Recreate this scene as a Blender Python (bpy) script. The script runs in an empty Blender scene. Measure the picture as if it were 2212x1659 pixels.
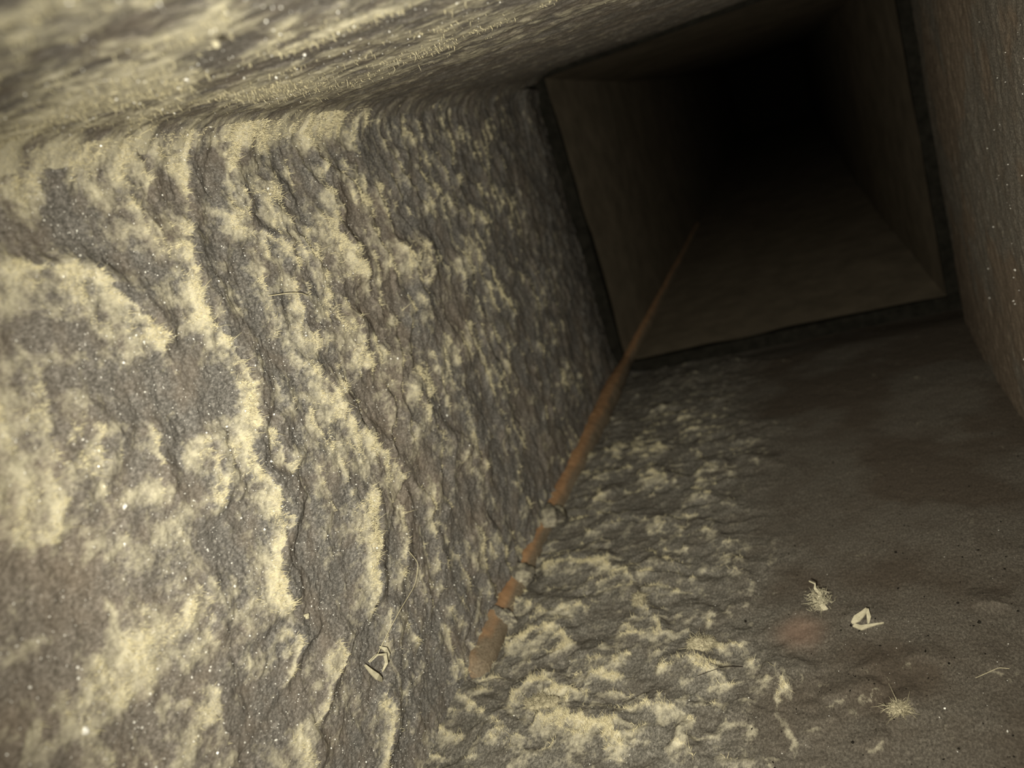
import bpy, math
import numpy as np
from mathutils import Matrix, Vector

# ------------------------------------------------------------------ scale
# Duct units: the duct is 1 unit wide; x across, y up, z along the duct.  One unit is 0.40 m.
S = 0.40
HD = 0.965            # duct height in duct units
ZJ = 2.82             # where the two duct sections meet
def W(x, y, z):       # duct units -> Blender metres
    return (x * S, z * S, y * S)

scene = bpy.context.scene
COL = scene.collection

# ------------------------------------------------------------------ camera
CAM = np.array([0.6947, 0.8228, 0.0])
RIGHT = np.array([0.91001, -0.29987, 0.28629])
UP = np.array([0.19219, 0.91699, 0.34957])
FWD = np.array([-0.36735, -0.26309, 0.89210])
cd = bpy.data.cameras.new('camera')
cd.sensor_width = 36.0
cd.lens = 1809.1 / 2212.0 * 36.0
cd.clip_start = 0.004
cd.clip_end = 50
cd.dof.use_dof = True
cd.dof.focus_distance = 1.15 * S
cd.dof.aperture_fstop = 7.5
cam = bpy.data.objects.new('camera', cd)
COL.objects.link(cam)
r_, u_, f_ = [Vector((v[0], v[2], v[1])).normalized() for v in (RIGHT, UP, FWD)]
M3 = Matrix((r_, u_, -f_)).transposed()
cam.matrix_world = Matrix.Translation(Vector(W(*CAM))) @ M3.to_4x4()
scene.camera = cam

# ------------------------------------------------------------------ world: no daylight reaches the duct
world = bpy.data.worlds.new('world'); scene.world = world
world.use_nodes = True
world.node_tree.nodes['Background'].inputs[0].default_value = (1.0, 0.9, 0.7, 1)
world.node_tree.nodes['Background'].inputs[1].default_value = 0.06

# ------------------------------------------------------------------ the small torch held beside the lens (the only lamp)
ld = bpy.data.lights.new('torch_light', 'SPOT')
ld.energy = 18.5
ld.color = (1.0, 0.95, 0.77)
ld.spot_size = math.radians(96)
ld.spot_blend = 1.0
ld.shadow_soft_size = 0.008
flash = bpy.data.objects.new('torch_light', ld)
COL.objects.link(flash)
FL_POS = np.array([0.638, 0.785, -0.042])
FL_AIM = FL_POS + np.array([-0.270, -0.345, 1.2])
flash.location = W(*FL_POS)
flash.rotation_euler = (Vector(W(*FL_AIM)) - Vector(W(*FL_POS))).to_track_quat('-Z', 'Y').to_euler()

vs = scene.view_settings
vs.view_transform = 'Standard'; vs.look = 'None'
vs.exposure = 0.0; vs.gamma = 1.0; vs.use_curve_mapping = False
scene.cycles.use_denoising = True
scene.cycles.max_bounces = 6

# ------------------------------------------------------------------ noise in numpy
def hash2(ix, iy, seed):
    n = (ix.astype(np.int64) * 374761393 + iy.astype(np.int64) * 668265263 + seed * 974711) & 0x7fffffff
    n = ((n ^ (n >> 13)) * 1274126177) & 0x7fffffff
    n = (n ^ (n >> 16)) & 0xffff
    return n.astype(np.float32) / 65535.0
def vnoise(x, y, seed):
    ix = np.floor(x); iy = np.floor(y)
    fx = (x - ix).astype(np.float32); fy = (y - iy).astype(np.float32)
    fx = fx * fx * fx * (fx * (fx * 6 - 15) + 10); fy = fy * fy * fy * (fy * (fy * 6 - 15) + 10)
    a = hash2(ix, iy, seed); b = hash2(ix + 1, iy, seed); c = hash2(ix, iy + 1, seed); d = hash2(ix + 1, iy + 1, seed)
    return (a * (1 - fx) + b * fx) * (1 - fy) + (c * (1 - fx) + d * fx) * fy
def fbm(x, y, scale, octv, seed, gain=0.55):
    s = 0; amp = 1.0; tot = 0; k = 1.0 / scale
    for o in range(octv):
        ca, sa = math.cos(o * 1.1 + seed), math.sin(o * 1.1 + seed)
        s = s + amp * vnoise((x * ca - y * sa) * k + 17.3 * o, (x * sa + y * ca) * k + 5.1 * o, seed + o)
        tot += amp; amp *= gain; k *= 2.03
    return s / tot
def sstep(e0, e1, x):
    t = np.clip((x - e0) / (e1 - e0), 0, 1); return t * t * (3 - 2 * t)

# ------------------------------------------------------------------ materials
def new_mat(name):
    m = bpy.data.materials.new(name); m.use_nodes = True
    nt = m.node_tree; b = nt.nodes['Principled BSDF']
    return m, nt, b
def node(nt, t, **kw):
    n = nt.nodes.new(t)
    for k, v in kw.items(): setattr(n, k, v)
    return n
def ramp(nt, fac, stops):
    r = node(nt, 'ShaderNodeValToRGB'); nt.links.new(fac, r.inputs[0])
    el = r.color_ramp.elements
    while len(el) < len(stops): el.new(0.5)
    for e, (p, c) in zip(el, stops): e.position = p; e.color = (*c, 1)
    return r.outputs[0]
def mix(nt, fac, a, b, mode='MIX'):
    m = node(nt, 'ShaderNodeMix', data_type='RGBA', blend_type=mode)
    for sock, v in ((m.inputs[0], fac), (m.inputs[6], a), (m.inputs[7], b)):
        if hasattr(v, 'is_linked') or hasattr(v, 'links'): nt.links.new(v, sock)
        else: sock.default_value = v if isinstance(v, float) else (*v, 1)
    return m.outputs[2]
def noise(nt, vec, scale, detail=3.0, rough=0.6):
    n = node(nt, 'ShaderNodeTexNoise'); n.inputs['Scale'].default_value = scale
    n.inputs['Detail'].default_value = detail; n.inputs['Roughness'].default_value = rough
    nt.links.new(vec, n.inputs['Vector']); return n.outputs[0]

TAN = (0.595, 0.545, 0.415)
PALE = (0.71, 0.66, 0.515)
GREY = (0.148, 0.139, 0.131)
BROWN = (0.22, 0.175, 0.135)
def dust_material(name, grey=GREY, tan=TAN, brown=BROWN, stretch=0.6, bump=0.35):
    m, nt, b = new_mat(name)
    geo = node(nt, 'ShaderNodeTexCoord').outputs['Object']
    at = node(nt, 'ShaderNodeAttribute', attribute_name='tuft').outputs['Fac']
    ti = node(nt, 'ShaderNodeAttribute', attribute_name='tint').outputs['Fac']
    mp = node(nt, 'ShaderNodeMapping'); mp.inputs['Scale'].default_value = (1, stretch, 1); nt.links.new(geo, mp.inputs[0]); gs = mp.outputs[0]
    n1 = noise(nt, gs, 850.0, 3.0, 0.8)
    n2 = noise(nt, gs, 260.0, 4.0, 0.7)
    n3 = noise(nt, geo, 45.0, 3.0, 0.55)
    ne = noise(nt, gs, 75.0, 9.0, 0.76)
    base = ramp(nt, n1, [(0.30, tuple(c * 0.40 for c in grey)), (0.50, grey), (0.72, tuple(min(1, c * 2.3) for c in grey))])
    base = mix(nt, ramp(nt, n3, [(0.45, (0, 0, 0)), (0.65, (1, 1, 1))]), base, mix(nt, 0.35, base, brown))
    base = mix(nt, ti, base, mix(nt, ramp(nt, n1, [(0.3, (0, 0, 0)), (0.7, (1, 1, 1))]), tuple(c * 0.6 for c in brown), tuple(c * 1.5 for c in brown)))
    ru = node(nt, 'ShaderNodeAttribute', attribute_name='rust').outputs['Fac']
    base = mix(nt, ru, base, mix(nt, n1, (0.13, 0.088, 0.068), (0.30, 0.21, 0.165)))
    tn = ramp(nt, n2, [(0.30, tuple(c * 0.72 for c in tan)), (0.52, tan), (0.72, PALE)])
    tn = mix(nt, 0.5, tn, ramp(nt, n1, [(0.3, tuple(c * 0.55 for c in tan)), (0.6, tan)]))
    # the pale and the grey dust interlock grain by grain at their border
    a2 = node(nt, 'ShaderNodeMath', operation='MULTIPLY_ADD'); nt.links.new(ne, a2.inputs[0]); a2.inputs[1].default_value = 2.7; a2.inputs[2].default_value = -1.37
    a3 = node(nt, 'ShaderNodeMath', operation='ADD'); nt.links.new(a2.outputs[0], a3.inputs[0]); nt.links.new(at, a3.inputs[1])
    fac = ramp(nt, a3.outputs[0], [(0.22, (0, 0, 0)), (0.45, (0.38, 0.38, 0.38)), (0.85, (1, 1, 1))])
    col = mix(nt, fac, base, tn)
    nt.links.new(col, b.inputs['Base Color'])
    b.inputs['Roughness'].default_value = 0.95
    b.inputs['Specular IOR Level'].default_value = 0.15
    bp = node(nt, 'ShaderNodeBump'); bp.inputs['Strength'].default_value = bump; bp.inputs['Distance'].default_value = 0.0008
    nt.links.new(n1, bp.inputs['Height']); nt.links.new(bp.outputs[0], b.inputs['Normal'])
    return m
def plain_material(name, c1, c2, scale, rough=0.8, metal=0.0, bump=0.2, dist=0.0006, spec=0.3):
    m, nt, b = new_mat(name)
    geo = node(nt, 'ShaderNodeTexCoord').outputs['Object']
    n1 = noise(nt, geo, scale, 4.0, 0.65)
    nt.links.new(ramp(nt, n1, [(0.3, c1), (0.7, c2)]), b.inputs['Base Color'])
    b.inputs['Roughness'].default_value = rough; b.inputs['Metallic'].default_value = metal
    b.inputs['Specular IOR Level'].default_value = spec
    bp = node(nt, 'ShaderNodeBump'); bp.inputs['Strength'].default_value = bump; bp.inputs['Distance'].default_value = dist
    nt.links.new(n1, bp.inputs['Height']); nt.links.new(bp.outputs[0], b.inputs['Normal'])
    return m
MAT = {
    'dust': dust_material('dust'),
    'ceiling_dust': dust_material('ceiling_dust', stretch=1.8),
    'thin_dust': dust_material('thin_dust', grey=(0.142, 0.132, 0.116), brown=(0.080, 0.065, 0.052)),
    'film': dust_material('film', grey=(0.190, 0.176, 0.156), brown=(0.215, 0.170, 0.132)),
    'steel': plain_material('steel', (0.10, 0.085, 0.07), (0.17, 0.15, 0.13), 60, 0.6, 0.4),
    'rusty_steel': plain_material('rusty_steel', (0.11, 0.092, 0.068), (0.18, 0.148, 0.11), 25, 0.75, 0.0, spec=0.15),
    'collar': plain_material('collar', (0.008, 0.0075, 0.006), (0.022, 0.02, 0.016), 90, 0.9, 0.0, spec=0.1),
    'lint': plain_material('lint', (0.58, 0.51, 0.33), (0.80, 0.73, 0.52), 300, 1.0, 0.0, 0.0, spec=0.05),
    'dull_lint': plain_material('dull_lint', (0.28, 0.25, 0.175), (0.48, 0.43, 0.31), 300, 1.0, 0.0, 0.0, spec=0.05),
    'pale_lint': plain_material('pale_lint', (0.36, 0.33, 0.24), (0.54, 0.495, 0.37), 500, 0.9, 0.0, 0.1, spec=0.1),
    'fleck': plain_material('fleck', (0.85, 0.82, 0.78), (0.98, 0.96, 0.92), 300, 0.25, 0.0, 0.0, spec=0.8),
    'pit': plain_material('pit', (0.008, 0.007, 0.006), (0.02, 0.018, 0.015), 300, 1.0, spec=0.05),
    'hair': plain_material('hair', (0.015, 0.012, 0.01), (0.04, 0.03, 0.025), 300, 0.6, spec=0.2),
}

# ------------------------------------------------------------------ mesh helpers
def mesh_np(name, verts, faces, mat, parent=None, smooth=True, attrs=None):
    """verts (n,3) in Blender metres, faces (m,k) ints with k = 3 or 4"""
    me = bpy.data.meshes.new(name)
    verts = np.asarray(verts, np.float32); faces = np.asarray(faces, np.int32)
    k = faces.shape[1]
    me.vertices.add(len(verts)); me.vertices.foreach_set('co', verts.ravel())
    me.loops.add(faces.size); me.loops.foreach_set('vertex_index', faces.ravel())
    me.polygons.add(len(faces))
    me.polygons.foreach_set('loop_start', np.arange(0, faces.size, k, dtype=np.int32))
    me.polygons.foreach_set('use_smooth', np.full(len(faces), smooth, dtype=bool))
    me.update(calc_edges=True)
    for an, av in (attrs or {}).items():
        a = me.attributes.new(an, 'FLOAT', 'POINT'); a.data.foreach_set('value', np.asarray(av, np.float32).ravel())
    me.materials.append(MAT[mat])
    o = bpy.data.objects.new(name, me); COL.objects.link(o)
    if parent is not None: o.parent = parent
    return o
def tag(o, label=None, cat=None, group=None, kind=None):
    for k, v in (('label', label), ('category', cat), ('group', group), ('kind', kind)):
        if v: o[k] = v
    return o
def grid_faces(na, nb):
    i = np.arange(na * nb).reshape(na, nb)
    return np.stack([i[:-1, :-1], i[1:, :-1], i[1:, 1:], i[:-1, 1:]], -1).reshape(-1, 4)
BOXF = np.array([[0, 1, 3, 2], [4, 6, 7, 5], [0, 4, 5, 1], [2, 3, 7, 6], [0, 2, 6, 4], [1, 5, 7, 3]])
def box(name, x0, x1, y0, y1, z0, z1, mat, parent=None):
    v = [W(x, y, z) for x in (x0, x1) for y in (y0, y1) for z in (z0, z1)]
    return mesh_np(name, v, BOXF, mat, parent, smooth=False)
def tubes(paths, radii, sides=3):
    """paths (n,k,3) duct units, radii (n,k) -> verts (Blender), triangle/quad faces as quads (tip closed by tiny radius)"""
    n, k, _ = paths.shape
    t = np.gradient(paths, axis=1); t /= np.linalg.norm(t, axis=2, keepdims=True) + 1e-9
    ref = np.where(np.abs(t[..., 1:2]) > 0.9, np.array([1., 0, 0]), np.array([0, 1., 0]))
    p = np.cross(t, ref); p /= np.linalg.norm(p, axis=2, keepdims=True) + 1e-9
    q = np.cross(t, p)
    ang = np.arange(sides) * 2 * math.pi / sides
    ring = paths[:, :, None, :] + radii[:, :, None, None] * (np.cos(ang)[None, None, :, None] * p[:, :, None, :] + np.sin(ang)[None, None, :, None] * q[:, :, None, :])
    v = ring.reshape(-1, 3)
    idx = np.arange(n * k * sides).reshape(n, k, sides)
    a = idx[:, :-1]; b = idx[:, 1:]
    f = np.stack([a, np.roll(a, -1, 2), np.roll(b, -1, 2), b], -1).reshape(-1, 4)
    return np.stack([v[:, 0] * S, v[:, 2] * S, v[:, 1] * S], 1), f

LEFT_CRESTS=[
([(0.949,0.844),(0.964,0.86),(0.96,0.892),(0.993,0.919),(1.007,0.949)],0.0347,0.7),
([(0.844,0.846),(0.873,0.887),(0.898,0.929),(0.918,0.968)],0.024,0.75),
([(1.182,0.902),(1.192,0.926),(1.215,0.968)],0.0276,0.5),
([(1.198,0.8),(1.21,0.821),(1.21,0.851),(1.207,0.877)],0.0441,0.8),
([(1.336,0.889),(1.355,0.936)],0.0254,0.5),
([(1.466,0.797),(1.479,0.839),(1.487,0.874)],0.0306,0.5),
([(1.675,0.883),(1.708,0.929)],0.0299,0.4),
([(1.066,0.847),(1.066,0.868),(1.041,0.884)],0.0532,0.6),
([(1.038,0.784),(1.028,0.796),(0.971,0.815),(0.936,0.84),(0.915,0.868)],0.0333,0.8),
([(1.212,0.696),(1.214,0.719),(1.184,0.765),(1.169,0.805)],0.057,0.9),
([(1.038,0.801),(1.041,0.814),(1.022,0.831)],0.0347,0.5),
([(1.029,0.741),(1.053,0.757),(1.05,0.775)],0.0382,0.6),
([(0.805,0.886),(0.82,0.906),(0.828,0.937)],0.0425,0.6),
([(0.785,0.841),(0.78,0.858),(0.794,0.893)],0.0294,0.5),
([(0.827,0.762),(0.836,0.783),(0.83,0.808),(0.831,0.837)],0.0402,0.8),
([(0.726,0.739),(0.737,0.748),(0.725,0.769),(0.7,0.803),(0.692,0.83)],0.0514,0.95),
([(0.687,0.804),(0.684,0.822),(0.667,0.841)],0.0556,0.8),
([(0.667,0.84),(0.647,0.848),(0.623,0.856)],0.0338,0.8),
([(0.817,0.591),(0.831,0.607),(0.851,0.644),(0.852,0.669),(0.845,0.703),(0.822,0.74),(0.823,0.769)],0.0528,0.9),
([(0.939,0.685),(0.937,0.699),(0.946,0.736),(0.96,0.765)],0.0403,0.6),
([(0.996,0.681),(1.012,0.711),(1.027,0.742)],0.0339,0.65),
([(1.035,0.639),(1.022,0.662),(0.994,0.678)],0.0483,0.7),
([(1.143,0.563),(1.127,0.586),(1.145,0.62),(1.121,0.65)],0.0638,0.85),
([(1.195,0.512),(1.213,0.54),(1.186,0.574)],0.0443,0.5),
([(1.035,0.497),(1.023,0.522),(1.013,0.552),(1.006,0.585),(0.984,0.628)],0.0474,0.75),
([(1.403,0.675),(1.406,0.694),(1.362,0.721)],0.0646,0.85),
([(1.455,0.635),(1.473,0.659),(1.48,0.695)],0.0409,0.85),
([(1.593,0.561),(1.612,0.596),(1.608,0.638)],0.0422,0.7),
([(1.184,0.453),(1.164,0.479),(1.136,0.511)],0.0411,0.6),
([(1.385,0.544),(1.394,0.569),(1.39,0.616)],0.0406,0.5),
([(1.439,0.439),(1.456,0.472),(1.441,0.526)],0.0386,0.5),
([(1.272,0.402),(1.271,0.439),(1.236,0.497)],0.0433,0.6),
([(1.417,0.329),(1.424,0.366),(1.409,0.421)],0.0396,0.5),
([(1.712,0.44),(1.72,0.482),(1.719,0.548)],0.0354,0.45),
([(0.759,0.382),(0.759,0.407),(0.762,0.427),(0.79,0.45),(0.811,0.465),(0.805,0.482),(0.817,0.509),(0.798,0.551),(0.8,0.569),(0.804,0.596)],0.0538,1.0),
([(0.73,0.539),(0.735,0.564),(0.736,0.594),(0.742,0.615)],0.0374,0.8),
([(0.649,0.591),(0.66,0.614),(0.679,0.638),(0.681,0.66)],0.028,0.6),
([(0.863,0.523),(0.856,0.55),(0.853,0.578)],0.0284,0.85),
([(1.096,0.369),(1.096,0.396),(1.07,0.45),(1.052,0.49)],0.0638,0.9),
([(0.913,0.267),(0.939,0.283),(0.959,0.318),(0.976,0.347),(0.987,0.365),(0.997,0.399)],0.0577,0.95),
([(1.023,0.259),(1.047,0.28),(1.066,0.311),(1.078,0.347)],0.0334,0.8),
([(1.167,0.289),(1.194,0.311),(1.187,0.342)],0.0353,0.6),
([(1.172,0.221),(1.182,0.263)],0.0282,0.55),
([(1.11,0.167),(1.118,0.2),(1.129,0.239)],0.031,0.7),
([(1.112,0.07),(1.131,0.079),(1.11,0.132)],0.0325,0.65),
([(1.051,0.028),(1.054,0.071),(1.074,0.129)],0.0274,0.6),
([(1.413,0.17),(1.387,0.21),(1.417,0.329)],0.0408,0.5),
([(1.334,0.297),(1.323,0.341),(1.28,0.398)],0.0447,0.6),
([(1.578,0.167),(1.589,0.218),(1.577,0.291)],0.0403,0.5),
([(1.358,0.09),(1.368,0.116),(1.323,0.173)],0.034,0.45),
([(0.911,0.198),(0.921,0.222),(0.943,0.239)],0.0239,0.6),
([(0.806,0.079),(0.836,0.105),(0.859,0.133),(0.859,0.165)],0.0393,0.85),
([(0.713,0.31),(0.746,0.322),(0.734,0.359)],0.0393,0.9),
([(0.729,0.233),(0.772,0.251),(0.819,0.258),(0.812,0.287)],0.0516,0.75),
([(0.578,0.296),(0.591,0.343),(0.595,0.388)],0.0702,0.55),
([(0.677,0.199),(0.686,0.246)],0.0223,0.6),
([(0.621,0.429),(0.646,0.453),(0.644,0.49)],0.0546,0.6),
([(0.589,0.654),(0.608,0.676),(0.605,0.703)],0.0387,0.6),
([(0.528,0.631),(0.545,0.651),(0.541,0.683)],0.034,0.55)]
FLOOR_CRESTS=[
([(1.969,0.051),(1.979,0.1)],0.0533,0.6),
([(1.946,0.15),(1.938,0.206),(1.943,0.244)],0.053,0.65),
([(1.687,0.098),(1.719,0.128)],0.0601,0.7),
([(1.786,0.193),(1.779,0.251),(1.714,0.304)],0.0513,0.6),
([(1.789,0.348),(1.796,0.391),(1.737,0.409)],0.0534,0.5),
([(1.78,0.454),(1.746,0.511)],0.0326,0.5),
([(1.55,0.122),(1.573,0.164),(1.593,0.203),(1.55,0.29)],0.0485,0.6),
([(1.533,0.283),(1.551,0.302),(1.505,0.32)],0.0529,0.7),
([(1.495,0.345),(1.507,0.362),(1.482,0.412)],0.0473,0.6),
([(1.643,0.32),(1.614,0.383),(1.572,0.424)],0.0407,0.45),
([(1.418,0.055),(1.442,0.1),(1.415,0.185),(1.375,0.221),(1.337,0.253)],0.0708,0.85),
([(1.378,0.266),(1.384,0.32),(1.347,0.346)],0.0412,0.5),
([(1.318,0.429),(1.334,0.446),(1.293,0.472)],0.0481,0.65),
([(1.283,0.014),(1.301,0.043),(1.264,0.089)],0.0583,0.8),
([(1.271,0.272),(1.242,0.296),(1.155,0.336)],0.0482,0.8),
([(1.243,0.065),(1.261,0.106),(1.258,0.173)],0.0375,0.7),
([(1.172,0.054),(1.2,0.095),(1.196,0.146),(1.151,0.171)],0.0924,0.9),
([(1.109,0.196),(1.12,0.226),(1.091,0.279)],0.0618,0.7),
([(1.071,0.343),(1.085,0.392),(1.057,0.416),(1.035,0.433)],0.0462,0.8),
([(1.192,0.254),(1.174,0.305),(1.14,0.345)],0.0394,0.6),
([(1.211,0.349),(1.213,0.396),(1.155,0.432)],0.044,0.5),
([(1.104,0.445),(1.106,0.469),(1.063,0.495)],0.0358,0.6),
([(1.034,0.106),(1.06,0.135),(1.035,0.186),(1.0,0.204)],0.0634,1.0),
([(1.029,0.215),(1.043,0.227),(0.997,0.253)],0.0372,0.6),
([(0.961,0.163),(0.973,0.198),(0.957,0.267),(0.927,0.304)],0.0568,1.0),
([(0.98,0.327),(0.989,0.367),(0.958,0.4)],0.0516,0.7),
([(0.953,0.455),(0.964,0.481),(0.935,0.49)],0.0308,0.6),
([(0.921,0.383),(0.915,0.402),(0.88,0.413)],0.0307,0.9),
([(0.928,0.081),(0.946,0.106),(0.925,0.158)],0.054,0.8),
([(1.056,-0.017),(1.001,0.046),(0.975,0.088),(0.945,0.125)],0.0374,0.75),
([(0.98,0.585),(0.988,0.621),(0.993,0.64)],0.0144,0.5),
([(0.954,0.666),(0.966,0.684)],0.0236,0.6),
([(0.93,0.554),(0.938,0.589)],0.0168,0.4),
([(0.887,0.619),(0.896,0.642)],0.0169,0.55),
([(1.037,0.636),(1.047,0.65),(1.031,0.661)],0.0176,0.5),
([(1.159,0.804),(1.151,0.841)],0.0082,0.6),
([(1.163,0.628),(1.146,0.666)],0.009,0.4),
([(1.046,0.508),(1.055,0.524),(1.024,0.531)],0.0412,0.65),
([(1.033,0.544),(1.012,0.559)],0.021,0.5),
([(1.046,0.706),(1.053,0.733)],0.0151,0.45),
([(1.033,0.786),(1.018,0.799)],0.0171,0.4),
([(0.962,0.555),(0.955,0.59)],0.0156,0.3),
([(1.205,0.428),(1.211,0.458)],0.0258,0.5),
([(2.039,0.279),(2.033,0.328)],0.0354,0.45),
([(1.892,0.429),(1.887,0.473)],0.0319,0.45),
([(2.246,0.149),(2.237,0.205)],0.0403,0.45),
([(2.837,0.097),(2.857,0.145)],0.0498,0.6),
([(2.951,0.269),(2.941,0.336)],0.0559,0.6),
([(2.719,0.349),(2.623,0.383)],0.0556,0.7),
([(2.549,0.212),(2.567,0.254)],0.0517,0.6),
([(2.529,0.458),(2.507,0.527)],0.0437,0.4),
([(2.539,0.152),(2.558,0.195)],0.0504,0.6)]
LEFT_BLOBS=[
(0.67,0.959,0.055,0.004,0.7,0.8),
(0.654,0.911,0.019,-0.017,0.8,0.7),
(0.859,0.988,0.159,-0.006,0.25,0.9),
(1.148,0.968,0.27,-0.008,0.2,0.7),
(0.735,0.981,0.07,0.005,0.5,0.6),
(0.698,0.937,-0.012,-0.032,0.5,-0.8),
(0.954,0.929,-0.039,-0.067,0.4,-0.7),
(0.618,0.787,0.026,-0.028,0.6,-0.5),
(0.772,0.662,0.035,-0.032,0.7,-0.6),
(0.674,0.684,0.018,-0.019,0.6,-0.4),
(0.512,0.472,0.098,-0.012,0.42,0.8),
(0.508,0.652,0.024,-0.053,0.6,0.5),
(0.545,0.581,0.055,-0.051,0.5,0.4),
(0.43,0.514,0.044,0.004,0.5,-0.4),
(0.395,0.486,0.013,0.007,0.6,-1.0),
(0.442,0.481,0.02,0.006,0.5,-0.9),
(0.82,0.333,0.0,-0.052,0.6,-0.7),
(0.817,0.413,-0.011,-0.049,0.6,-0.6),
(0.642,0.299,0.026,-0.05,0.5,-0.4)]
CEIL_BLOBS=[
(0.534,0.249,0.01,0.039,0.42,-1.0),
(0.653,0.27,-0.008,0.044,0.5,-0.8),
(0.77,0.244,0.03,0.02,0.4,-0.8),
(0.791,0.38,0.059,0.02,0.4,-0.7),
(0.417,0.326,0.012,0.009,0.6,-0.6),
(0.466,0.347,0.011,0.005,0.6,-0.5),
(0.537,0.361,0.016,-0.002,0.7,1.0),
(0.547,0.336,0.032,-0.021,0.7,1.0),
(0.558,0.299,0.016,-0.004,0.6,0.8),
(0.736,0.373,0.026,0.021,0.6,1.0),
(0.682,0.355,0.019,0.008,0.7,0.7),
(0.642,0.217,-0.058,0.057,0.5,0.8),
(0.631,0.169,0.091,0.003,0.3,0.8),
(1.046,0.282,0.095,0.029,0.4,0.5),
(0.474,0.246,-0.009,0.027,0.7,0.6),
(0.918,0.151,0.17,0.011,0.25,0.7),
(1.048,0.365,0.041,0.037,0.4,0.4),
(1.332,0.221,0.079,0.021,0.4,-0.5)]
FLOOR_BLOBS=[
(1.173,0.56,-0.051,0.032,0.7,-0.6),
(1.149,0.475,-0.03,0.057,0.4,-1.0),
(0.95,0.527,-0.074,0.003,0.12,0.8),
(1.015,0.524,-0.047,-0.0,0.16,0.6)]

# ------------------------------------------------------------------ the dust crust on a wall, as a height field
rng = np.random.default_rng(7)
def crest_field(a, b, crests, seed, thin=0.85):
    """dust banks: gentle rise towards the far side, ragged steep edge beyond the crest line"""
    wa = a + 0.030 * (fbm(a, b, 0.06, 3, seed) - 0.5) + 0.012 * (fbm(a, b, 0.012, 2, seed + 9) - 0.5)
    wh = a + 0.030 * (fbm(a, b, 0.06, 2, seed) - 0.5)
    wb = b + 0.030 * (fbm(a, b, 0.05, 3, seed + 21) - 0.5)
    spike = 0.016 * (fbm(a * 0.25, b, 0.010, 2, seed + 33) - 0.5)
    m = np.zeros_like(a); mh = np.zeros_like(a)
    for pts, w, amp in crests:
        pz = np.array([p[0] for p in pts]); pb = np.array([p[1] for p in pts])
        for i in range(1, len(pb)):
            if pb[i] <= pb[i - 1]: pb[i] = pb[i - 1] + 1e-4
        lo, hi = pb[0] - 0.02, pb[-1] + 0.02
        sel = (b > lo - 0.05) & (b < hi + 0.05) & (a > pz.min() - 5 * w - 0.05) & (a < pz.max() + 0.06)
        if not sel.any(): continue
        A = wa[sel]; B = wb[sel]
        u = np.interp(B, pb, pz) + spike[sel] - A
        uh = np.interp(B, pb, pz) - wh[sel] + 0.012
        prof = np.where(u >= 0, np.exp(-(np.maximum(u, 0) / (thin * w)) ** 1.0), 1 - sstep(0, 0.006, -u))
        ends = sstep(lo, lo + 0.025, B) * (1 - sstep(hi - 0.025, hi, B))
        m[sel] = np.maximum(m[sel], amp * prof * ends)
        bank = np.where(uh >= 0, np.exp(-(np.maximum(uh, 0) / (1.25 * w)) ** 1.15), 1 - sstep(0, 0.055, -uh))
        mh[sel] = np.maximum(mh[sel], amp * bank * ends)
    return m, mh
def blob_field(a, b, blobs, seed):
    wa = a + 0.04 * (fbm(a, b, 0.05, 4, seed) - 0.5); wb = b + 0.04 * (fbm(a, b, 0.05, 4, seed + 5) - 0.5)
    m = np.zeros_like(a)
    for ca, cb, da, db, r, amp in blobs:
        L = math.hypot(da, db); ux, uy = da / L, db / L
        p = ((wa - ca) * ux + (wb - cb) * uy) / L; q = (-(wa - ca) * uy + (wb - cb) * ux) / (L * r)
        m += amp * (1 - sstep(0.35, 1.25, np.sqrt(p * p + q * q)))
    return m
def ripple_field(a, b, lam, seed, warp=0.9):
    p = a / lam + warp * (fbm(a, b, 0.22, 3, seed) - 0.5) * 3 + 0.5 * (fbm(a, b, 0.045, 2, seed + 3) - 0.5) + 0.18 * (fbm(a * 0.3, b, 0.012, 2, seed + 8) - 0.5)
    fr = p - np.floor(p)
    prof = np.where(fr < 0.86, (fr / 0.86) ** 2.2, (1 - fr) / 0.14)
    patch = sstep(0.42, 0.62, fbm(a * 0.5, b, 0.055, 3, seed + 12))
    return prof, patch, np.where(fr < 0.62, (fr / 0.62) ** 1.6, 1 - sstep(0.62, 1.0, fr))
def axis_samples(z0, z1, near, rate):
    out = [z0]; 
    while out[-1] < z1:
        out.append(out[-1] + near * max(1.0, 0.55 + rate * max(out[-1], 0) ** 1.5))
    return np.array(out[:-1] + [z1])

def make_crust(parent, wallmap, a1, b1, fields, mat, name='dust_crust'):
    A, B = np.meshgrid(a1, b1, indexing='ij')
    h, tuft, tint, *more = fields(A, B)
    P = wallmap(A, B, h)
    v = np.stack([P[0] * S, P[2] * S, P[1] * S], -1).reshape(-1, 3)
    o = mesh_np(name, v, grid_faces(len(a1), len(b1)), mat, parent, True, {'tuft': tuft, 'tint': tint, **({'rust': more[0]} if more else {})})
    tag(o, kind='stuff')
    return A, B, h, tuft, np.stack(P, -1)

def flare(a):         # the sheet bends outwards just before the joint
    return -0.030 * sstep(ZJ - 0.85, ZJ - 0.05, a) - 0.040 * sstep(ZJ - 0.30, ZJ + 0.05, a)

def fillet(d, rad):   # dust rounds the corner off
    d = np.clip(d, 0, rad); return rad - np.sqrt(np.maximum(rad * rad - (rad - d) ** 2, 0))

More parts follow.
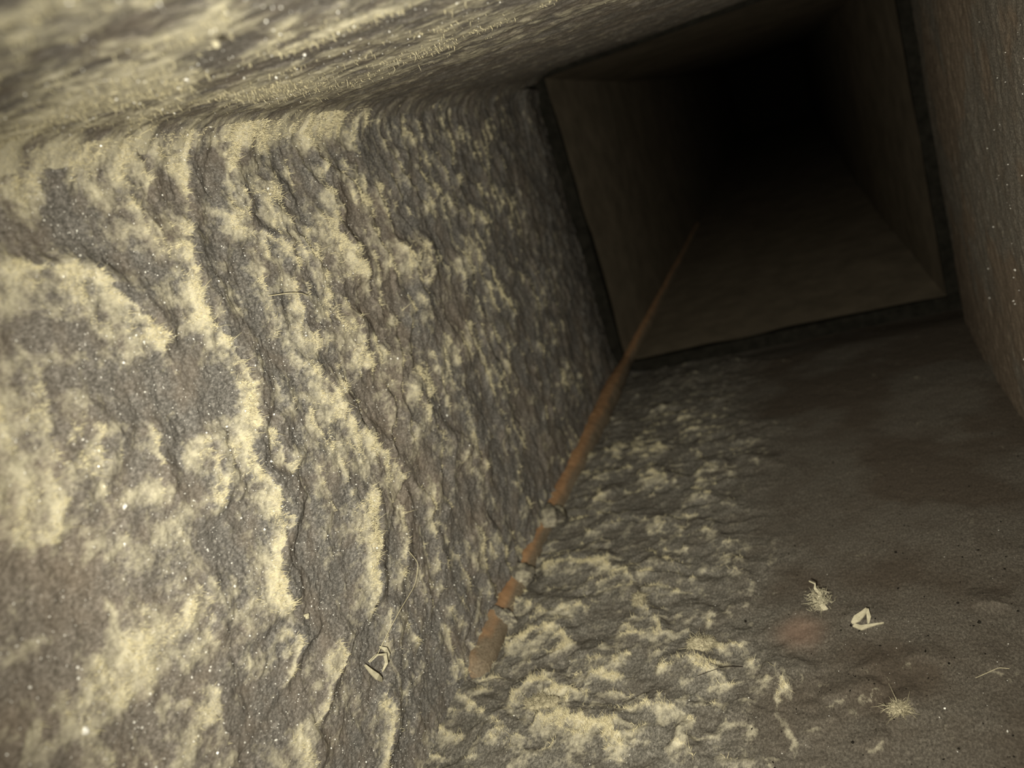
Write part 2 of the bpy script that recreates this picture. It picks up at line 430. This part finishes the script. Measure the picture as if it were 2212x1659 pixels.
def left_fields(a, b):
    m, mh = crest_field(a, b, LEFT_CRESTS, 3)
    bl = blob_field(a, b, LEFT_BLOBS, 41)
    lam = 0.085
    pr, pa, prh = ripple_field(a, b, lam, 60)
    far = sstep(0.75, 1.15, a)
    rip = pr * (0.25 + 0.75 * pa) * (0.20 + 0.50 * far)
    pr2, pa2, _ = ripple_field(a, b, 0.043, 160, 0.7)
    rip = np.maximum(rip, 0.68 * pr2 * pa2 * (0.5 + 0.5 * far))
    lo = fbm(a, b, 0.10, 4, 90); fi = fbm(a, b, 0.016, 4, 95)
    crest = np.maximum(m, rip)
    top = np.exp(-np.maximum(HD - b, 0) / 0.045) * sstep(0.25, 0.5, 1.75 - a)
    near = sstep(0.75, 0.45, a)
    t = 0.06 + crest * (0.50 + 0.8 * fi) + 0.40 * np.maximum(bl, 0) + np.minimum(bl, 0) * 0.6 + 0.65 * top * (0.5 + fi) + 0.42 * near * (lo - 0.25)
    t += 0.45 * (fi - 0.5) + 0.55 * (lo - 0.5)
    tan_fade = 1 - 0.8 * sstep(ZJ - 0.9, ZJ - 0.2, a)  # tan cover thins out towards the joint
    tuft = np.clip(t, -0.3, 1) * tan_fade
    h = 0.012 * mh + 0.007 * prh * (0.3 + 0.7 * pa) * (0.3 + 0.7 * far) + 0.014 * (lo - 0.5) + 0.005 * (fi - 0.5) + 0.002 * (fbm(a, b, 0.0045, 2, 99) - 0.5)
    h += fillet(HD - b, 0.055) + 0.004 * np.exp(-b / 0.02)
    h += flare(a)
    tint = np.clip(sstep(0.55, 0.75, fbm(a, b, 0.3, 3, 70)) * 0.35 + 0.35 * near, 0, 1)
    return h, tuft, tint
def floor_fields(a, b):
    m, mh = crest_field(a, b, FLOOR_CRESTS, 203, 0.62)
    bl = blob_field(a, b, FLOOR_BLOBS, 241)
    pr, pa, prh = ripple_field(a, b, 0.075, 260)
    side = 1 - sstep(0.38, 0.62, b + 0.16 * (fbm(a, b, 0.2, 3, 207) - 0.5) + 0.08 * (a - 1.2))
    rip = pr * (0.2 + 0.8 * pa) * 0.60 * side * (1 - 0.4 * sstep(1.9, 2.5, a))
    pr2, pa2, _ = ripple_field(a, b, 0.040, 360, 0.7)
    rip = np.maximum(rip, 0.72 * pr2 * pa2 * side * (1 - 0.4 * sstep(1.9, 2.5, a)))
    lo = fbm(a, b, 0.10, 4, 290); fi = fbm(a, b, 0.016, 4, 295)
    crest = np.maximum(m, rip)
    t = 0.06 * side + crest * (0.40 + 0.8 * fi) + 0.5 * np.maximum(bl, 0) + np.minimum(bl, 0) * 0.4
    t += (0.40 * (fi - 0.5) + 0.25 * (lo - 0.5)) * (0.35 + 0.65 * side) - 0.10 * (1 - side)
    tan_fade = 1 - 0.5 * sstep(ZJ - 0.5, ZJ - 0.1, a)  # less tan over the last stretch of floor
    tuft = np.clip(t, -0.3, 1) * tan_fade
    h = 0.013 * mh + 0.005 * prh * (0.3 + 0.7 * pa) * side + 0.014 * (lo - 0.5) * (0.3 + 0.7 * side) + 0.006 * (fi - 0.5) * (0.12 + 0.88 * side) + 0.0012 * (fbm(a, b, 0.0045, 2, 299) - 0.5)
    h += 0.004 * np.exp(-b / 0.02) + flare(a) + 0.006 * (1 - sstep(1.066, 1.072, a + 0.02 * (fbm(a, b, 0.03, 2, 281) - 0.5) - 0.05 * np.abs(b - 0.06))) * (1 - sstep(0.13, 0.20, b))
    ra = a + 0.02 * (fbm(a, b, 0.03, 3, 276) - 0.5); rust = np.exp(-(((ra - 1.142) / 0.040) ** 2 + ((b - 0.552) / 0.034) ** 2) ** 1.5)
    tuft = tuft - 0.35 * rust
    tint = np.clip((1 - side) * (0.55 + 0.6 * sstep(0.40, 0.65, fbm(a, b, 0.25, 4, 270))), 0, 1)
    return h, tuft, tint, rust * 0.8
def ceil_fields(a, b):
    bl = blob_field(a, b, CEIL_BLOBS, 341)
    st = fbm(a * 1.5, b * 0.85, 0.07, 5, 360, 0.65); lo = fbm(a, b * 0.7, 0.13, 4, 390); fi = fbm(a, b, 0.016, 4, 395)
    corner = np.exp(-b / 0.11)
    t = 0.40 + 2.0 * (st - 0.5) + 0.5 * (lo - 0.5) + 0.3 * (fi - 0.5) + 0.45 * bl + 0.45 * corner
    t -= 0.45 * sstep(0.65, 0.9, b)
    tan_fade = 1 - 0.75 * sstep(0.7, 1.6, a)  # light falloff along the ceiling painted in as less tan
    tuft = np.clip(t, -0.3, 1) * tan_fade
    h = 0.004 * np.clip(t, 0, 1) + 0.006 * (lo - 0.5) + 0.0025 * (fi - 0.5) + 0.001 * (fbm(a, b, 0.0045, 2, 399) - 0.5) + fillet(b, 0.055) + flare(a)
    return h, tuft, 0.15 + 0 * a
def right_fields(a, b):
    lo = fbm(a, b, 0.18, 4, 490); fi = fbm(a, b, 0.016, 4, 495); vein = np.abs(fbm(a, b, 0.12, 4, 470) - 0.5)
    t = 0.30 * (fi - 0.5) + 0.25 * (lo - 0.5) - 0.02 + 0.30 * (1 - sstep(0.0, 0.02, vein)) * sstep(0.5, 0.7, lo) * sstep(1.9, 1.3, a)
    h = 0.008 * (lo - 0.5) + 0.004 * (fi - 0.5) + flare(a)
    tint = np.clip(0.2 + 1.2 * sstep(0.42, 0.62, fbm(a, b, 0.22, 4, 480)), 0, 1)
    return h, t, tint

def fibres(parent, A, B, P, tuft, n, nrm, length, name='lint_fibres', mat='lint', thr=0.45, maxa=2.4, minr=0.0):
    """short lint fibres standing on the pale dust, combed along the air flow"""
    Pf = P.reshape(-1, 3); tf = tuft.ravel(); af = A.ravel()
    da = np.gradient(A, axis=0).ravel(); db = np.gradient(B, axis=1).ravel()
    w = sstep(thr, 0.95, tf) * da * db * (af < maxa) * (af > minr)
    cs = np.cumsum(w); idx = np.searchsorted(cs, rng.random(n) * cs[-1])
    base = Pf[idx]
    nr = np.array(nrm, float)
    d = nr * rng.uniform(0.1, 1.0, (n, 1)) + np.array([0, 0, 1.0]) * rng.normal(0.7, 0.5, (n, 1)) + rng.normal(0, 0.55, (n, 3))
    d /= np.linalg.norm(d, axis=1, keepdims=True)
    curl = rng.normal(0, 0.55, (n, 3))
    L = length * rng.lognormal(0, 0.45, (n, 1))
    p0 = base - nr * 0.002; p1 = base + d * L * 0.5; p2 = base + d * L + curl * L * 0.5
    r0 = 0.00030 * rng.uniform(0.7, 1.5, (n, 1))
    v, f = tubes(np.stack([p0, p1, p2], 1), np.concatenate([r0, r0 * 0.9, r0 * 0.25], 1))
    return tag(mesh_np(name, v, f, mat, parent, True), kind='stuff')
OCT = np.array([[1, 0, 0], [-1, 0, 0], [0, 1, 0], [0, -1, 0], [0, 0, 1], [0, 0, -1]], float)
OCTF = np.array([[0, 2, 4], [2, 1, 4], [1, 3, 4], [3, 0, 4], [2, 0, 5], [1, 2, 5], [3, 1, 5], [0, 3, 5]])
def flecks(parent, P, A, B, n, nrm, size, weight, name='glint_flecks', mat='fleck'):  # default flecks: sparkle of the dust painted in as near-white colour
    Pf = P.reshape(-1, 3)
    da = np.gradient(A, axis=0).ravel(); db = np.gradient(B, axis=1).ravel()
    cs = np.cumsum(weight(A, B).ravel() * da * db); idx = np.searchsorted(cs, rng.random(n) * cs[-1])
    c = Pf[idx] + np.array(nrm) * 0.0012
    sc = size * rng.lognormal(0, 0.45, (n, 1, 1)) * rng.uniform(0.4, 1.3, (n, 1, 3))
    v = OCT[None] * sc
    th = rng.uniform(0, 6.28, n); ca, sa = np.cos(th), np.sin(th)
    v = np.stack([v[..., 0] * ca[:, None] - v[..., 1] * sa[:, None], v[..., 0] * sa[:, None] + v[..., 1] * ca[:, None], v[..., 2]], -1)
    th = rng.uniform(0, 6.28, n); ca, sa = np.cos(th), np.sin(th)
    v = np.stack([v[..., 0], v[..., 1] * ca[:, None] - v[..., 2] * sa[:, None], v[..., 1] * sa[:, None] + v[..., 2] * ca[:, None]], -1)
    v = (v + c[:, None, :]).reshape(-1, 3)
    f = (OCTF[None] + 6 * np.arange(n)[:, None, None]).reshape(-1, 3)
    return tag(mesh_np(name, np.stack([v[:, 0] * S, v[:, 2] * S, v[:, 1] * S], 1), f, mat, parent, False), kind='stuff')

# ------------------------------------------------------------------ near duct section
Z0 = -0.45
SH = -0.105; TH = 0.012      # the sheet lies behind the crust
wl = tag(box('wall_left', SH - TH, SH, SH, HD - SH, Z0, ZJ, 'steel'), 'left duct wall caked in rippled grey and tan dust', kind='structure')
wr = tag(box('wall_right', 1 - SH, 1 - SH + TH, SH, HD - SH, Z0, ZJ, 'steel'), 'dark right duct wall under a thin brown dust film', kind='structure')
fl = tag(box('floor', SH, 1 - SH, SH - TH, SH, Z0, ZJ, 'steel'), 'duct floor with dust banks beside the corner bead', kind='structure')
ce = tag(box('ceiling', SH, 1 - SH, HD - SH, HD - SH + TH, Z0, ZJ, 'steel'), 'duct ceiling mottled with pale tan dust', kind='structure')

aL = axis_samples(0.18, ZJ, 0.0019, 0.55)
aL = np.concatenate([np.arange(Z0, 0.18, 0.02), aL])
bL = np.linspace(-0.09, HD - 0.010, 550)
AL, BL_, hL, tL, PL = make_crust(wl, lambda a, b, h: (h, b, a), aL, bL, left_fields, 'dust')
aF = np.concatenate([np.arange(Z0, 0.72, 0.03), axis_samples(0.72, ZJ, 0.0022, 0.45)])
bF = np.linspace(-0.09, 1.09, 560)
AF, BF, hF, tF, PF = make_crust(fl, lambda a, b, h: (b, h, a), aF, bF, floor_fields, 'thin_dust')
aC = np.concatenate([np.arange(Z0, 0.2, 0.02), axis_samples(0.2, ZJ, 0.0026, 0.9)])
bC = np.concatenate([np.linspace(0.010, 0.62, 300), np.linspace(0.63, 1.09, 40)])
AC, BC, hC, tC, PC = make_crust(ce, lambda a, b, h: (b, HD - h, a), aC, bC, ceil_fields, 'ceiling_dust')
aR = np.concatenate([np.arange(Z0, 1.0, 0.03), axis_samples(1.0, ZJ, 0.0045, 0.3)])
bR = np.linspace(-0.09, HD + 0.09, 260)
AR, BR, hR, tR, PR = make_crust(wr, lambda a, b, h: (1 - h, b, a), aR, bR, right_fields, 'film')

fibres(wl, AL, BL_, PL, tL, 32000, (1, 0, 0), 0.0042, minr=0.25)
fibres(fl, AF, BF, PF, tF, 14000, (0, 1, 0), 0.0045, minr=0.8, maxa=2.2)
fibres(ce, AC, BC, PC, tC, 5000, (0, -1, 0), 0.003, minr=0.25, maxa=1.6)
flecks(wl, PL, AL, BL_, 7500, (1, 0, 0), 0.00055, lambda a, b: sstep(1.5, 0.75, a) * (a > 0.25) * (0.25 + fbm(a, b, 0.12, 2, 700) ** 2))
flecks(fl, PF, AF, BF, 260, (0, 1, 0), 0.0006, lambda a, b: sstep(1.5, 0.9, a) * (a > 0.78) * (0.2 + fbm(a, b, 0.12, 2, 720) ** 2))
flecks(ce, PC, AC, BC, 900, (0, -1, 0), 0.0005, lambda a, b: sstep(1.2, 0.5, a) * (a > 0.25) * (b < 0.6) * (0.2 + fbm(a, b, 0.12, 2, 740) ** 2))
flecks(wr, PR, AR, BR, 220, (-1, 0, 0), 0.0011, lambda a, b: sstep(2.0, 1.3, a) * (a > 1.1))
flecks(fl, PF, AF, BF, 420, (0, 1, 0), 0.0011, lambda a, b: sstep(2.0, 1.0, a) * (a > 0.78) * sstep(0.4, 0.65, b), 'dark_specks', 'pit')

# ------------------------------------------------------------------ far duct section: bare rusty sheet, slightly narrower
ZF = 11.0
def far_wall(name, label, wallmap, blen, seed):
    a1 = np.concatenate([np.linspace(ZJ + 0.008, 4.2, 70), np.linspace(4.25, ZF, 60)]); b1 = np.linspace(-0.05, blen + 0.05, 50)
    A, B = np.meshgrid(a1, b1, indexing='ij')
    h = -0.026 + 0.11 * (1 - np.exp(-(A - ZJ) / 1.4)) + 0.012 * (fbm(A, B, 0.5, 3, seed) - 0.5)
    P = wallmap(A, B, h)
    v = np.stack([P[0] * S, P[2] * S, P[1] * S], -1).reshape(-1, 3)
    return tag(mesh_np(name, v, grid_faces(len(a1), len(b1)), 'rusty_steel'), label, kind='structure')
far_wall('wall_far_left', 'bare brown left wall of the far duct section', lambda a, b, h: (h, b, a), HD, 801)
far_wall('wall_far_right', 'dark right wall of the far duct section', lambda a, b, h: (1 - h, b, a), HD, 811)
far_wall('floor_far', 'brown floor of the far duct section', lambda a, b, h: (b, h, a), 1.0, 821)
far_wall('ceiling_far', 'dark ceiling of the far duct section', lambda a, b, h: (b, HD - h, a), 1.0, 831)
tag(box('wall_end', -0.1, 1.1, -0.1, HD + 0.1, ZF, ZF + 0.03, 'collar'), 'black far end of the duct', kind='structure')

# joint collar between the two sections: four dark strips
jc = bpy.data.objects.new('joint_collar', None); COL.objects.link(jc); jc.location = W(0.5, -0.06, ZJ + 0.025)
tag(jc, 'dark collar ringing the duct where the dusty and bare sections meet', 'collar')
def strip(x0, x1, y0, y1):
    o = box('collar_strip', x0, x1, y0, y1, ZJ + 0.002, ZJ + 0.05, 'collar', jc)
    o.matrix_parent_inverse = Matrix.Translation(-Vector(jc.location))
    return o
strip(-0.12, -0.024, -0.12, HD + 0.12); strip(1.024, 1.12, -0.12, HD + 0.12)
strip(-0.023, 1.023, -0.12, -0.024); strip(-0.023, 1.023, HD + 0.024, HD + 0.12)

# ------------------------------------------------------------------ sealant bead in the lower left corner
def bead_material():
    m, nt, b = new_mat('sealant')
    geo = node(nt, 'ShaderNodeTexCoord').outputs['Object']
    at = node(nt, 'ShaderNodeAttribute', attribute_name='tuft').outputs['Fac']
    n = noise(nt, geo, 120.0, 4.0, 0.6)
    col = mix(nt, at, ramp(nt, n, [(0.3, (0.27, 0.150, 0.080)), (0.7, (0.44, 0.26, 0.14))]), ramp(nt, noise(nt, geo, 700.0), [(0.3, (0.11, 0.085, 0.06)), (0.7, (0.25, 0.20, 0.145))]))
    nt.links.new(col, b.inputs['Base Color']); b.inputs['Roughness'].default_value = 0.85; b.inputs['Specular IOR Level'].default_value = 0.2
    bp = node(nt, 'ShaderNodeBump'); bp.inputs['Strength'].default_value = 0.3; bp.inputs['Distance'].default_value = 0.0006
    nt.links.new(n, bp.inputs['Height']); nt.links.new(bp.outputs[0], b.inputs['Normal'])
    return m
MAT['sealant'] = bead_material()
def make_bead():
    zs = np.concatenate([np.linspace(1.085, 2.9, 220), np.linspace(2.92, 5.0, 90)]); ns = 20
    ang = np.arange(ns) * 2 * math.pi / ns
    rad = np.interp(zs, [1.085, 1.10, 1.25, 1.41, 1.62, 1.75, 2.1, 2.4, 2.65, 2.80, 2.95, 3.2, 3.5, 4, 5.0], [0.024, 0.036, 0.034, 0.027, 0.027, 0.033, 0.037, 0.034, 0.027, 0.020, 0.024, 0.030, 0.026, 0.020, 0.014])
    ins = np.interp(zs, [1.0, ZJ - 0.3, ZJ, ZJ + 0.5, ZJ + 1, 5], [-0.002, -0.005, -0.018, 0.004, 0.027, 0.059])
    Z, T = np.meshgrid(zs, ang, indexing='ij')
    R = rad[:, None] * (1 + 0.18 * (fbm(Z, T * 0.05, 0.06, 3, 900) - 0.5) + 0.10 * (fbm(Z, T * 0.05, 0.015, 2, 905) - 0.5))
    cx = ins[:, None] + 0.006 * (fbm(Z, Z * 0, 0.2, 2, 910) - 0.5); cy = ins[:, None] + 0.004
    X = cx + R * np.cos(T); Y = cy + R * np.sin(T)
    v = np.stack([X * S, Z * S, Y * S], -1).reshape(-1, 3)
    i = np.arange(len(zs) * ns).reshape(len(zs), ns)
    f = np.stack([i[:-1], i[1:], np.roll(i[1:], -1, 1), np.roll(i[:-1], -1, 1)], -1).reshape(-1, 4)
    cap = np.array([[i[0, 0], i[0, k], i[0, k + 1], i[0, k + 2]] for k in range(1, ns - 2, 2)])
    # dust settles on the floor side of the bead
    dusty = np.clip(sstep(0.15, 0.75, np.cos(T) - 0.35 * np.sin(T) + 0.5 * (fbm(Z, T * 0.1, 0.05, 3, 920) - 0.5)) + 1.3 * sstep(1.36, 1.12, Z) * fbm(Z, T * 0.1, 0.03, 3, 925), 0, 1)
    return mesh_np('sealant_bead', v, np.concatenate([f, cap]), 'sealant', None, True, {'tuft': dusty})
bead = tag(make_bead(), 'long rust-brown sealant bead running up the lower left corner into the dark', 'sealant')
def dust_bridge(z, rz, sd):
    nu, nv = 30, 20
    U, V = np.meshgrid(np.linspace(0, 2 * math.pi, nu), np.linspace(0.02, math.pi - 0.02, nv), indexing='ij')
    D = np.stack([np.cos(U) * np.sin(V), np.sin(U) * np.sin(V), np.cos(V)], -1)
    rr = 0.70 + 0.9 * (fbm(D[..., 0] + D[..., 2] * 0.7, D[..., 1] - D[..., 2] * 0.4, 0.5, 4, sd) - 0.3)
    P = np.array([0.016, 0.014, z]) + D * rr[..., None] * np.array([0.034, 0.026, rz])
    v = np.stack([P[..., 0] * S, P[..., 2] * S, P[..., 1] * S], -1).reshape(-1, 3)
    t = 0.38 + 0.9 * (fbm(D[..., 0], D[..., 1] + D[..., 2], 0.4, 3, sd + 4) - 0.5)
    o = mesh_np('dust_bridge', v, grid_faces(nu, nv), 'thin_dust', bead, True, {'tuft': t, 'tint': t * 0 + 0.3})
    o['label'] = 'grey dust lying across the bead'
dust_bridge(1.625, 0.050, 1000); dust_bridge(1.385, 0.040, 1010); dust_bridge(1.24, 0.018, 1020)

# ------------------------------------------------------------------ loose lint, flakes and threads
def lint_ball(name, x, y, z, rx, ry, rz, n, mat, label, group, cat='lint', core=0.70, flen=0.0042, parent_cat=True):
    """a fluffy clump: a lumpy core with fibres all over it"""
    nu, nv = 26, 16
    U, V = np.meshgrid(np.linspace(0, 2 * math.pi, nu), np.linspace(0.02, math.pi - 0.02, nv), indexing='ij')
    sd = int(abs(x * 1000 + z * 377)) % 9000
    n = n * 3
    rr = core * (0.35 + 1.3 * (fbm(U * 0.1 + x * 9, V * 0.1 + z * 7, 0.08, 3, sd)))
    rr[-1] = rr[0]
    D = np.stack([np.cos(U) * np.sin(V), np.cos(V), np.sin(U) * np.sin(V)], -1)
    P = np.array([x, y, z]) + D * rr[..., None] * np.array([rx, ry, rz])
    v = np.stack([P[..., 0] * S, P[..., 2] * S, P[..., 1] * S], -1).reshape(-1, 3)
    org = np.array(W(x, y - ry * 0.5, z))
    root = tag(bpy.data.objects.new(name, None), label, cat, group); COL.objects.link(root); root.location = org
    mesh_np('core', v - org, grid_faces(nu, nv), mat, root)
    d = rng.normal(0, 1, (n, 3)); d /= np.linalg.norm(d, axis=1, keepdims=True)
    b = np.array([x, y, z]) + d * np.array([rx, ry, rz]) * core * rng.uniform(0.8, 1.1, (n, 1))
    d2 = d * np.array([1, 0.6, 1]) + rng.normal(0, 0.6, (n, 3)); L = flen * rng.lognormal(0, 0.4, (n, 1))
    p = np.stack([b, b + d2 * L * 0.5, b + d2 * L + rng.normal(0, 0.4, (n, 3)) * L], 1)
    r = np.tile(np.array([[0.0005, 0.00045, 0.00015]]), (n, 1))
    fv, ff = tubes(p, r)
    tag(mesh_np('fuzz', fv - org, ff, mat, root), kind='stuff')
    return root
G = 'loose lint clumps'
lint_ball('lint_clump', 0.163, 0.012, 1.000, 0.034, 0.010, 0.022, 320, 'dull_lint', 'round fluffy pale lint clump on the floor just below the end of the brown bead', G)
lint_ball('lint_clump', 0.672, 0.006, 0.958, 0.016, 0.008, 0.012, 160, 'dull_lint', 'small star-shaped pale lint clump alone on the bare brown floor', G)
lint_ball('lint_clump', 0.403, 0.012, 1.118, 0.028, 0.011, 0.016, 240, 'dull_lint', 'pale lint clump on the floor left of the pinkish rust patch', G)
lint_ball('lint_clump', 0.281, 0.014, 1.255, 0.012, 0.016, 0.010, 160, 'dull_lint', 'small upright lint clump standing in the middle of the floor dust banks', G)

def ribbon(name, pts, width, mat, label, cat, thick=0.0012, side=(0, 1, 0), parent=None):
    """a thin folded flake with real thickness swept along pts"""
    pts = np.array(pts, float); k = len(pts); side = np.array(side, float)
    t = np.gradient(pts, axis=0); t /= np.linalg.norm(t, axis=1, keepdims=True)
    s = side - (t @ side)[:, None] * t; s /= np.linalg.norm(s, axis=1, keepdims=True)
    nn = np.cross(t, s); w = np.array(width)[:, None]
    ring = np.stack([pts + s * w + nn * thick, pts - s * w + nn * thick, pts - s * w - nn * thick, pts + s * w - nn * thick], 1)
    i = np.arange(k * 4).reshape(k, 4)
    f = np.stack([i[:-1], np.roll(i[:-1], -1, 1), np.roll(i[1:], -1, 1), i[1:]], -1).reshape(-1, 4)
    f = np.concatenate([f, [i[0][::-1], i[-1]]])
    v = ring.reshape(-1, 3); v = np.stack([v[:, 0] * S, v[:, 2] * S, v[:, 1] * S], 1)
    o = mesh_np(name, v, f, mat, parent, False)
    if label: tag(o, label, cat)
    return o
# curled pale flake on the left wall
fk = bpy.data.objects.new('curled_flake', None); COL.objects.link(fk)
tag(fk, 'cream curled paper-like flake stuck to the left wall beside the dust bank', 'flake')
ribbon('flake_strip', [(0.012, 0.225, 0.836), (0.016, 0.212, 0.838), (0.019, 0.200, 0.842), (0.016, 0.190, 0.850), (0.012, 0.182, 0.856)], [0.001, 0.003, 0.0042, 0.003, 0.0008], 'pale_lint', None, None, side=(0.2, 0, 1), parent=fk)
ribbon('flake_loop', [(0.012, 0.222, 0.846), (0.022, 0.226, 0.856), (0.027, 0.218, 0.866), (0.024, 0.204, 0.866), (0.018, 0.196, 0.858)], [0.0012, 0.0024, 0.0028, 0.0022, 0.001], 'pale_lint', None, None, side=(1, 0, 0.3), parent=fk)
ribbon('flake_strip', [(0.012, 0.222, 0.880), (0.017, 0.214, 0.884), (0.016, 0.202, 0.886), (0.012, 0.194, 0.888)], [0.001, 0.003, 0.003, 0.001], 'pale_lint', None, None, side=(0.4, 0, 1), parent=fk)
# folded flake standing on the floor
ff_ = bpy.data.objects.new('folded_flake', None); COL.objects.link(ff_)
tag(ff_, 'small cream folded flake standing up on the bare floor right of the lint wisp', 'flake')
ribbon('flake_fold', [(0.628, 0.004, 1.150), (0.636, 0.010, 1.152), (0.646, 0.017, 1.154), (0.653, 0.024, 1.155)], [0.002, 0.006, 0.004, 0.002], 'pale_lint', None, None, side=(0, 0.6, 0.8), parent=ff_)
ribbon('flake_fold', [(0.653, 0.024, 1.155), (0.653, 0.012, 1.152), (0.650, 0.001, 1.149)], [0.002, 0.003, 0.001], 'pale_lint', None, None, side=(1, 0, 0.3), parent=ff_)
ribbon('flake_fold', [(0.630, 0.004, 1.145), (0.640, 0.004, 1.137), (0.655, 0.003, 1.143), (0.672, 0.003, 1.146)], [0.003, 0.004, 0.002, 0.0006], 'pale_lint', None, None, side=(0, 0.4, 1), parent=ff_)
# wisp
wisp = bpy.data.objects.new('lint_wisp', None); COL.objects.link(wisp)
tag(wisp, 'thin yellowish lint wisp rising from the floor above the pinkish rust patch', 'lint')
ribbon('wisp_stem', [(0.592, 0.000, 1.195), (0.584, 0.014, 1.200), (0.588, 0.026, 1.203), (0.582, 0.036, 1.204), (0.584, 0.044, 1.204), (0.576, 0.050, 1.204)], [0.004, 0.004, 0.003, 0.002, 0.001, 0.0006], 'pale_lint', None, None, side=(1, 0, 0), parent=wisp)
n_ = 220
tb = np.array([0.585, 0.014, 1.199]) + rng.normal(0, 1, (n_, 3)) * np.array([0.007, 0.011, 0.003])
td = rng.normal(0, 1, (n_, 3)) * 0.006
fv, ff2 = tubes(np.stack([tb, tb + td * 0.5, tb + td + rng.normal(0, .003, (n_, 3))], 1), np.tile([[0.0006, 0.0005, 0.0002]], (n_, 1)))
tag(mesh_np('fuzz', fv, ff2, 'pale_lint', wisp), kind='stuff')
def thread(name, pts, r, mat, label, cat):
    pts = np.array(pts, float); t = np.linspace(0, len(pts) - 1, len(pts) * 8)
    sm = np.stack([np.interp(t, np.arange(len(pts)), pts[:, c]) for c in range(3)], 1)
    for _ in range(6): sm[1:-1] = 0.25 * sm[:-2] + 0.5 * sm[1:-1] + 0.25 * sm[2:]
    v, f = tubes(sm[None], np.full((1, len(sm)), r), 6)
    return tag(mesh_np(name, v, f, mat), label, cat)
thread('lint_thread', [(0.022, 0.292, 1.022), (0.026, 0.264, 1.030), (0.028, 0.246, 0.996), (0.028, 0.243, 0.938), (0.024, 0.234, 0.895), (0.020, 0.224, 0.860)], 0.0004, 'lint', 'long pale thread hanging on the left wall above the curled flake', 'thread')
thread('lint_thread', [(0.018, 0.735, 0.935), (0.024, 0.728, 0.970), (0.024, 0.720, 1.000), (0.018, 0.712, 1.022)], 0.0006, 'lint', 'short straight pale thread bridging two dust ridges high on the left wall', 'thread')
thread('lint_thread', [(0.770, 0.004, 1.012), (0.785, 0.006, 1.018), (0.800, 0.005, 1.028), (0.812, 0.004, 1.026)], 0.0006, 'dull_lint', 'short pale fibre lying by itself at the right of the bare floor', 'thread')
thread('dark_hair', [(0.405, 0.016, 1.036), (0.424, 0.017, 1.044), (0.445, 0.017, 1.052), (0.470, 0.013, 1.054)], 0.0005, 'hair', 'thin dark hair lying across the floor dust right of the fluffy clump', 'hair')
def grain(pos, r, label, mat='fleck', cat='grit'):
    import bmesh
    bm = bmesh.new(); bmesh.ops.create_icosphere(bm, subdivisions=2, radius=r * S)
    for v in bm.verts:
        k = 1 + 0.35 * math.sin(v.co.x * 2500 / 1 + pos[1] * 50) * math.cos(v.co.z * 2100 + pos[2] * 30)
        v.co = Vector((v.co.x * k, v.co.y * k * 0.8, v.co.z * k * 1.1))
    me = bpy.data.meshes.new('grit_grain'); bm.to_mesh(me); bm.free(); me.materials.append(MAT[mat])
    o = bpy.data.objects.new('grit_grain', me); COL.objects.link(o); o.location = W(*pos)
    return tag(o, label, cat, 'single grit grains')
grain((0.006, 0.674, 0.616), 0.0032, 'white grit grain on dark dust at the middle of the left wall')
grain((0.006, 0.452, 0.455), 0.0034, 'white grit grain on the smooth pinkish patch at lower left')
grain((0.336, 0.949, 0.547), 0.0026, 'bright pale grit grain on the ceiling near the top edge', 'pale_lint')
grain((0.008, 0.349, 0.774), 0.0036, 'flat pinkish chip on dark dust low on the left wall', 'pale_lint')
